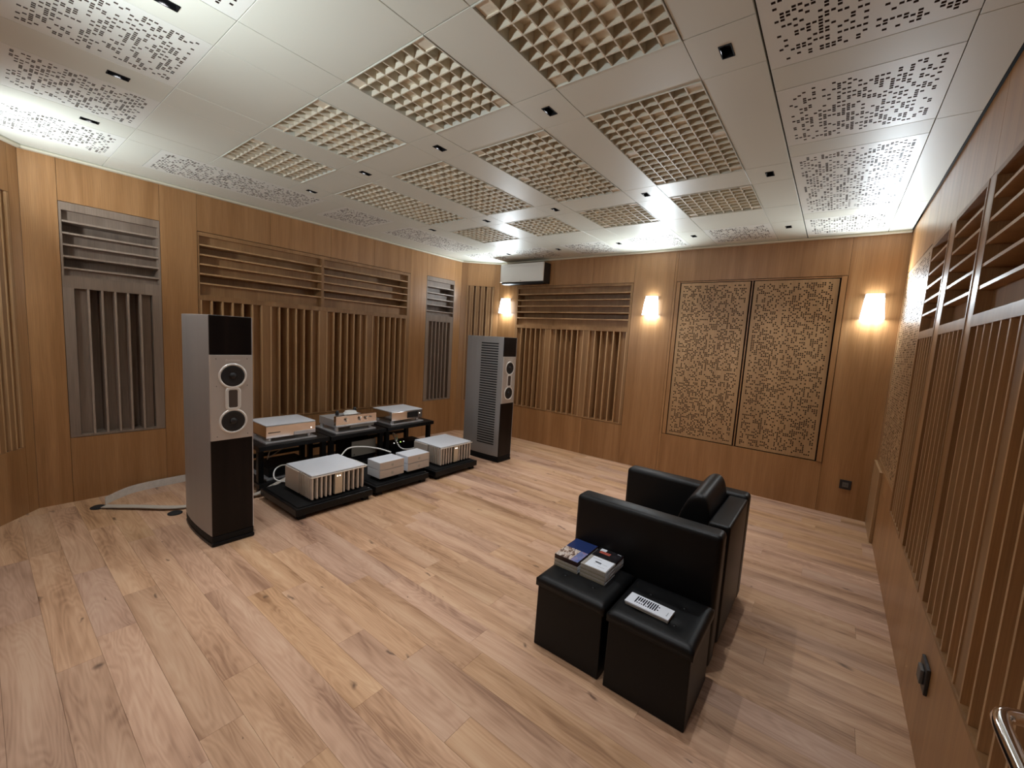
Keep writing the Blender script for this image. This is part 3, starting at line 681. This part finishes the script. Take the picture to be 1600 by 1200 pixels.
def tray(x0, x1, y0, y1, z, label):
    tag(box('isolation_plate', x0, x1, y0, y1, z, z + .016, M['silver'], None, bev=.002), label, 'plate', 'silver isolation plates')
tray(1.662, 2.16, 4.19, 4.66, .4575, 'thin silver plate under the disc player'); tray(2.37, 2.87, 4.19, 4.66, .4525, 'thin silver plate under the preamplifier with round knobs'); tray(3.09, 3.59, 4.19, 4.66, .4555, 'thin silver plate under the right rack unit')
def source(name, x0, x1, y0, y1, z0, z1, label, cat, disp):
    t = thing(name, ((x0 + x1) / 2, (y0 + y1) / 2, z0), label, cat)
    for x in (x0 + .045, x1 - .045):
        for y in (y0 + .05, y1 - .05): lathe('foot', ((.020, 0), (.020, .036)), M['silver'], T(x, y, z0), t, seg=18)
    zb = z0 + .036
    box('case', x0 + .004, x1 - .004, y0 + .009, y1, zb, z1 - .012, M['polished'], t, bev=.002)
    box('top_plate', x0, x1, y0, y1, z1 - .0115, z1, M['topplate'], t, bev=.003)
    fr = box('front_panel', x0, x1, y0 - .002, y0 + .008, zb, z1 - .0125, M['polished'], t, bev=.002)
    return t, fr, zb
t, fp, zb = source('disc_player', 1.672, 2.15, 4.205, 4.60, .474, .638, 'polished silver disc player on the left rack bay', 'disc player', 1)
box('drawer', 1.93, 2.149, 4.198, 4.2025, zb + .004, zb + .038, M['silver'], fp, bev=.002)
box('slot', 1.69, 1.80, 4.1985, 4.2028, zb + .050, zb + .056, M['cone'], fp)
lathe('indicator', ((.006, 0), (.005, .004)), M['led'], Matrix.Translation((2.105, 4.2025, zb + .058)) @ Matrix.Rotation(math.radians(90), 4, 'X'), fp, seg=12)
t, fp, zb = source('streamer', 3.10, 3.575, 4.205, 4.60, .472, .625, 'polished silver source unit on the right rack bay', 'audio unit', 1)
box('display', 3.335, 3.50, 4.198, 4.2025, zb + .018, zb + .092, M['cone'], fp)
lathe('indicator', ((.006, 0), (.005, .004)), M['led'], Matrix.Translation((3.53, 4.2025, zb + .062)) @ Matrix.Rotation(math.radians(90), 4, 'X'), fp, seg=12)
# preamplifier
t = thing('preamplifier', (2.625, 4.4, .469), 'polished preamplifier with three round knobs on the middle rack bay', 'preamplifier')
for x in (2.42, 2.83):
    for y in (4.27, 4.58): lathe('foot', ((.022, 0), (.020, .04)), M['silver'], T(x, y, .469), t, seg=18)
box('case', 2.40, 2.855, 4.245, 4.61, .51, .595, M['silver'], t, bev=.003)
fp = box('front_panel', 2.374, 2.88, 4.20, 4.2445, .545, .646, M['polished'], t, bev=.003)
box('front_lip', 2.374, 2.88, 4.185, 4.2445, .531, .5445, M['silver'], t, bev=.003)
box('lower_panel', 2.56, 2.86, 4.215, 4.244, .497, .5305, M['greyfront'], t, bev=.002)
for x, r in ((2.50, .022), (2.672, .024), (2.745, .021), (2.803, .010)):
    lathe('knob', ((r, 0), (r, .022), (r * .85, .027)), M['chrome'], Matrix.Translation((x, 4.1995, .598 if r > .011 else .604)) @ Matrix.Rotation(math.radians(90), 4, 'X'), fp, seg=24)
tag(lathe('record_puck', ((.075, 0), (.08, .012), (.08, .028), (.07, .034), (.065, .046), (.062, .05)), M['white'], T(2.69, 4.44, .5955)), 'round white puck lying on top of the preamplifier', 'puck')
for x, y, lab in ((2.50, 4.40, 'small dark glass valve left of the white puck'), (2.78, 4.50, 'small dark glass valve right of the white puck')):
    tt = thing('valve_tube', (x, y, .5955), lab, 'valve')
    lathe('socket', ((.022, 0), (.022, .02)), M['silver'], T(x, y, .5955), tt); lathe('glass', ((.018, 0), (.02, .012), (.02, .04), (.012, .056), (.003, .06)), M['cone'], T(x, y, .6157), tt, smooth=True)
# lower level units
t = thing('grey_unit', (2.76, 4.4, .095), 'grey fronted box on the bottom of the middle rack bay', 'audio unit')
box('case', 2.60, 2.912, 4.262, 4.60, .100, .318, M['blackmatte'], t); box('front_panel', 2.60, 2.915, 4.25, 4.2615, .145, .32, M['greyfront'], t, bev=.002)
lathe('button', ((.006, 0), (.006, .004)), M['cone'], Matrix.Translation((2.63, 4.25, .165)) @ Matrix.Rotation(math.radians(90), 4, 'X'), t, seg=12)
for x in (2.63, 2.88): box('foot', x - .012, x + .012, 4.30, 4.55, .0955, .0998, M['rubber'], t)
t = thing('phono_unit', (1.90, 4.4, .095), 'dark low box on a silver plate inside the left rack bay', 'audio unit')
box('plate', 1.67, 2.16, 4.19, 4.62, .0955, .111, M['silver'], t, bev=.002); box('case', 1.70, 2.12, 4.22, 4.60, .118, .205, M['blackmatte'], t, bev=.004)
for x in (1.74, 2.08): lathe('foot', ((.015, 0), (.015, .007)), M['rubber'], T(x, 4.4, .111), t, seg=14)
t = thing('power_strip', (3.36, 4.4, .095), 'dark power conditioner with green lights inside the right rack bay', 'power strip')
box('case', 3.15, 3.66, 4.30, 4.50, .097, .185, M['blackmatte'], t, bev=.006)
for k in range(4): lathe('indicator', ((.007, 0), (.006, .004)), M['ledgreen'] if k == 2 else M['led'], T(3.24 + k * .05, 4.33, .185), t, seg=10)
lathe('plug', ((.02, 0), (.022, .03), (.012, .05)), M['white'], T(3.34, 4.42, .185), t, seg=14)
def cable(name, pts, r, label, m='cable'): tag(tube(name, pts, r, M[m]), label, 'cable')
cable('signal_cable', ((2.26, 3.93, .24), (2.31, 3.95, .30), (2.40, 3.97, .345), (2.55, 3.93, .34), (2.68, 3.84, .315), (2.745, 3.72, .29)), .0075, 'white cable arching behind the small silver boxes')
cable('signal_cable', ((2.25, 3.92, .20), (2.32, 4.0, .245), (2.42, 3.93, .22), (2.44, 3.70, .21)), .007, 'short white cable from the near amplifier to the left stack of boxes')
cable('power_cable', ((3.36, 4.42, .246), (3.27, 4.40, .30), (3.19, 4.25, .27), (3.165, 4.10, .19), (3.175, 3.95, .20), (3.24, 3.885, .23)), .007, 'white cable looping down from the power conditioner to the far amplifier')
cable('power_cable', ((1.90, 4.178, .21), (1.80, 4.165, .235), (1.715, 4.12, .215), (1.69, 4.06, .15), (1.76, 3.98, .125), (1.86, 3.918, .15)), .006, 'white cable looping out of the left rack bay to the near amplifier')
for k, (pts, lab) in enumerate(((((1.80, 4.50, .215), (1.86, 4.56, .30), (1.98, 4.6, .36), (2.10, 4.62, .37)), 'pale cable curving upward inside the left rack bay'), (((1.84, 4.58, .21), (2.0, 4.64, .26), (2.09, 4.655, .33)), 'lower pale cable inside the left rack bay'))):
    cable('signal_cable', pts, .006, lab)
# flat ribbon speaker cables
tag(link('ribbon_cable', tube_mesh(((1.83, 4.085, .13), (1.70, 4.087, .085), (1.55, 4.10, .03), (1.40, 4.16, .008), (1.15, 4.22, .006), (.97, 4.262, .02), (.78, 4.46, .022), (.60, 4.66, .016)), 0, M['ribbon'], flat=(.06, .006)), Matrix.Identity(4)), 'flat grey ribbon cable running from the near amplifier behind the near loudspeaker', 'cable')
tag(link('ribbon_cable', tube_mesh(((.62, 4.74, .03), (.80, 4.90, .034), (1.0, 4.945, .036), (1.3, 4.955, .036), (1.55, 4.955, .036)), 0, M['film'], flat=(.006, .07)), Matrix.Identity(4)), 'shiny clear-sleeved ribbon cable standing along the foot of the left wall', 'cable')
for x, y, lab in ((.57, 4.70, 'black round cable foot on the floor by the left wall'), (.955, 4.165, 'black round cable foot beside the near loudspeaker')):
    tag(lathe('cable_foot', ((.05, 0), (.05, .006), (.035, .014), (.012, .016)), M['rubber'], T(x, y, .0005), seg=24), lab, 'cable foot')

# ---------------------------------------------------------------- armchair, cushion, stools
t = thing('armchair', (2.59, .73, 0), 'black leather box armchair facing the loudspeakers', 'armchair')
box('arm', 2.15, 2.275, .325, 1.115, .02, .715, M['leather'], t, bev=.028, seg=4)
box('arm', 2.905, 3.03, .325, 1.115, .02, .715, M['leather'], t, bev=.028, seg=4)
box('backrest', 2.345, 2.903, .325, .435, .05, .70, M['leather'], t, bev=.015, seg=4)
box('back_panel', 2.276, 2.904, .335, .42, .05, .60, M['leather'], t, bev=.01, seg=3)
box('seat_base', 2.277, 2.903, .437, 1.09, .05, .26, M['leather'], t, bev=.015, seg=3)
box('seat_cushion', 2.279, 2.901, .437, 1.10, .262, .42, M['leather'], t, bev=.04, seg=4)
for x in (2.20, 2.97):
    for y in (.38, 1.06): box('foot', x - .02, x + .02, y - .02, y + .02, 0, .021, M['rubber'], t)
for x in (2.15, 3.03):
    for e in (0,): tube('piping', ((x + (.012 if x < 2.5 else -.012), .36, .703), (x + (.012 if x < 2.5 else -.012), .72, .703), (x + (.012 if x < 2.5 else -.012), 1.08, .703)), .004, M['leather'], t)
# wedge cushion
bm = bmesh.new(); sec = ((.44, .42), (.64, .42), (.63, .60), (.575, .755), (.535, .79), (.49, .795), (.455, .745), (.437, .60)); rings = []
for i, x in enumerate((2.435, 2.440, 2.50, 2.68, 2.84, 2.897, 2.901)):
    k = (.90, 1.02, 1.03, 1.03, 1.03, 1.02, .90)[i]; cy, cz = .54, .60
    rings.append([bm.verts.new((x - 2.67, (cy + (y - cy) * k) - .54, (cz + (z - cz) * k + (.03 * (x - 2.44) / .5 if z > .5 else 0) if i not in () else z) - .42)) for y, z in sec])
for u, v in zip(rings, rings[1:]):
    for i in range(8): bm.faces.new((u[i], u[(i + 1) % 8], v[(i + 1) % 8], v[i]))
bm.faces.new(rings[0]); bm.faces.new(rings[-1][::-1]); bmesh.ops.recalc_face_normals(bm, faces=bm.faces[:])
o = link('back_cushion', finish(bm, M['leather'], True), T(2.67, .54, .422)); md = o.modifiers.new('s', 'SUBSURF'); md.levels = 2; md.render_levels = 2
tag(o, 'black leather wedge cushion leaning on the armchair backrest', 'cushion')
def stool(x0, x1, y0, y1, label, buttons):
    cx, cy = (x0 + x1) / 2, (y0 + y1) / 2
    t = thing('storage_stool', (cx, cy, 0), label, 'stool', 'black leather storage cubes')
    hx, hy = (x1 - x0) / 2, (y1 - y0) / 2; bm = bmesh.new(); r = bmesh.ops.create_cube(bm, size=1)
    for v in bm.verts:
        s = 1.0 if v.co.z < 0 else .985; v.co = Vector((v.co.x * 2 * (hx - .006) * s, v.co.y * 2 * (hy - .006) * s, .002 + (v.co.z + .5) * .345))
    bmesh.ops.bevel(bm, geom=bm.edges[:], offset=.005, segments=2, profile=.5, affect='EDGES')
    link('body', finish(bm, M['leather']), T(cx, cy, 0), t)
    # padded lid: subdivided top with tufts
    bm = bmesh.new(); n = 24; g = []
    tuft = [(sx * hx * .42, sy * hy * .42) for sx in (-1, 1) for sy in (-1, 1)]
    for i in range(n + 1):
        row = []
        for j in range(n + 1):
            u, v = -1 + 2 * i / n, -1 + 2 * j / n; x, y = u * hx, v * hy
            e = max(abs(u), abs(v)); z = .386 - .016 * max(0, (e - .82) / .18) ** 2
            if buttons:
                for (tx, ty) in tuft: z -= .007 * math.exp(-((x - tx) ** 2 + (y - ty) ** 2) / .0007)
            row.append(bm.verts.new((x, y, z)))
        g.append(row)
    for i in range(n):
        for j in range(n): bm.faces.new((g[i][j], g[i + 1][j], g[i + 1][j + 1], g[i][j + 1]))
    edge = [g[i][0] for i in range(n)] + [g[n][j] for j in range(n)] + [g[i][n] for i in range(n, 0, -1)] + [g[0][j] for j in range(n, 0, -1)]
    low = [bm.verts.new((v.co.x, v.co.y, .332)) for v in edge]
    for i in range(len(edge)): bm.faces.new((edge[i], low[i], low[(i + 1) % len(edge)], edge[(i + 1) % len(edge)]))
    bm.faces.new(low); bmesh.ops.recalc_face_normals(bm, faces=bm.faces[:])
    lid = link('lid', finish(bm, M['leather'], True), T(cx, cy, 0), t)
    for e in lid.data.edges: pass
    if buttons:
        for tx, ty in tuft: lathe('button', ((.010, 0), (.008, .003), (.003, .005)), M['leather'], T(cx + tx, cy + ty, .379), lid, seg=14, smooth=True)
stool(1.745, 2.125, .720, 1.102, 'black leather storage cube carrying the stacks of discs', True)
stool(1.735, 2.115, .318, .700, 'black leather storage cube carrying the white flat box', True)

# discs: four stacks of cases, 2 x 2
def disc(cx, cy, z, rz, m, label, h=.0098, cover=None, name='disc_case'):
    t = thing(name, (cx, cy, z), label, 'disc case', 'disc cases stacked on the storage cube', rz)
    W = WL[t.name]
    def part(n, sx, sy, sz, x, y, zz, mm): return link(n, box_mesh(sx, sy, sz, M[mm], .0008, 1), W @ Matrix.Translation((x, y, zz)), t)
    part('case', .123, .141, h, 0, 0, h / 2, m); part('spine', .121, .0012, h * .7, 0, -.0711, h / 2, 'paper' if m != 'casedark' else 'casedark')
    if cover == 'white':
        part('cover', .112, .118, .0006, 0, -.009, h + .0003, 'paper')
        part('hinge', .115, .010, .0006, 0, .060, h + .0003, 'case2')
        for q, (x, y, sx, sy) in enumerate(((.005, .0, .010, .034), (-.006, -.012, .004, .014), (.014, .014, .003, .018), (-.012, .012, .003, .010), (.002, -.036, .002, .03), (-.03, -.03, .002, .04), (.035, .02, .004, .05))): part('print', sx, sy, .0004, x, y, h + .0008, 'script' if q else 'print')
    elif cover == 'figure':
        part('cover', .121, .094, .0006, 0, .023, h + .0003, 'art_figure'); part('cover', .121, .045, .0006, 0, -.0475, h + .0003, 'art_blue')
    elif cover == 'navy': part('cover', .121, .138, .0006, 0, 0, h + .0003, 'navy')
    elif cover == 'flame':
        part('cover', .121, .138, .0006, 0, 0, h + .0003, 'art_flame'); part('print', .030, .034, .0004, .038, .038, h + .0008, 'paper'); part('print', .026, .062, .0004, .012, .018, h + .0008, 'red'); part('print', .006, .022, .0004, .05, -.05, h + .0008, 'script')
    return h
ORD = ('bottom', 'second', 'third', 'fourth', 'fifth', 'sixth', 'seventh')
for (cx, cy, n, where, topm, toph, cover, tl) in ((1.955, 1.018, 4, 'front left', 'casedark', .024, 'figure', 'thick dark disc box with pale figure and slate blue cover'), (1.958, .862, 6, 'front right', 'case2', .0098, 'white', 'disc case with white cover and small drawing'),
                                            (2.082, 1.022, 5, 'back left', 'casedark', .0098, 'navy', 'disc case with plain navy cover'), (2.085, .868, 5, 'back right', 'casedark', .0098, 'flame', 'disc case with black cover and red glow')):
    z = .3865
    for k in range(n):
        z += disc(cx + random.uniform(-.0008, .0008), cy + random.uniform(-.001, .001), z, random.uniform(-.006, .006), 'case2' if k % 2 else 'case', 'clear disc case, %s from the bottom in the %s stack' % (ORD[k] if k else 'first', where)) + .0002
    disc(cx, cy, z, 0, topm, tl + ' topping the %s stack' % where, toph, cover)
# white flat box with bar print
t = thing('flat_box', (1.873, .553, .3865), 'flat white box printed with black bars on the storage cube', 'box', rz=math.radians(-2))
W = WL[t.name]
def bp(n, sx, sy, sz, x, y, z, m, b=0): return link(n, box_mesh(sx, sy, sz, M[m], b, 1), W @ Matrix.Translation((x, y, z)), t)
bp('tray', .084, .203, .010, 0, 0, .005, 'case2', .001); bp('lid', .088, .207, .009, 0, 0, .0148, 'paper', .0012)
yy = .062
for k, kind in enumerate(('L', 's', 's', 's', 'L', 's', 'L', 'L', 'L', 'L', 'c')):
    y = yy - k * .0104
    if kind == 'L': bp('bar_print', .054, .0058, .0006, .003, y, .0196, 'print')
    elif kind == 's': bp('bar_print', .034, .0058, .0006, .013, y, .0196, 'print'); bp('bar_print', .007, .0058, .0006, -.0195, y, .0196, 'print')
    else: bp('bar_print', .008, .006, .0006, .014, y, .0196, 'print'); bp('bar_print', .008, .006, .0006, -.010, y, .0196, 'print')
link('script_print', text_mesh('Burmester', .0075, M['script'], .3), W @ Matrix.Translation((-.008, -.086, .0196)) , t)

# ---------------------------------------------------------------- air conditioner, sockets, door
t = thing('air_conditioner', (5.26, 3.91, 2.46), 'white fronted wall air conditioner with black sides under the ceiling', 'air conditioner')
box('body', 5.185, 5.358, 3.512, 4.312, 2.455, 2.752, M['outlet'], t, bev=.006)
box('front_panel', 5.158, 5.184, 3.507, 4.318, 2.475, 2.752, M['white'], t, bev=.008, seg=3)
box('upper_strip', 5.154, 5.1575, 3.52, 4.305, 2.708, 2.740, M['white'], t, bev=.001)
box('air_flap', 5.165, 5.30, 3.53, 4.295, 2.447, 2.4545, M['blackmatte'], t, bev=.002)
box('logo_plate', 5.1555, 5.1578, 3.90, 3.93, 2.49, 2.498, M['greyfront'], t)
t = tag(link('wall_socket', None, FF.at(.225, 0, .333)), 'black power socket low on the far wall', 'socket')
FF.box('plate', .178, .272, -.010, 0, .286, .380, M['outlet'], t, bev=.003); FF.box('insert', .200, .250, -.013, -.0102, .308, .358, M['outletgrey'], t, bev=.002)
for s in (-.01, .01): FF.box('pin_hole', .222 + s, .228 + s, -.0135, -.0131, .330, .336, M['cone'], t)
t = tag(link('wall_socket', None, FR.at(-2.30, 0, .345)), 'black power socket low on the right wall', 'socket')
FR.box('plate', -2.365, -2.245, -.012, 0, .29, .40, M['outlet'], t, bev=.003); FR.box('insert', -2.335, -2.275, -.0245, -.0122, .315, .375, M['outletgrey'], t, bev=.003)
t = thing('open_door', (.70, -.385, 0), 'open door of which only the chrome lever shows at lower right', 'door')
box('door_leaf', .27, 1.14, -.405, -.366, .008, 2.05, M['veneer'], t, bev=.002)
hd = tube('lever_handle', ((1.083, -.355, 1.0), (1.081, -.325, 1.0), (1.070, -.303, 1.0), (1.045, -.294, 1.0), (1.0, -.292, 1.0), (.93, -.292, 1.0), (.85, -.292, 1.0)), .013, M['chrome'], t)
link('rosette', cyl_mesh(((.026, 0), (.026, .008), (.022, .010)), 28, M['chrome'], False), Matrix.Translation((1.083, -.366, 1.0)) @ Matrix.Rotation(math.radians(-90), 4, 'X'), t)
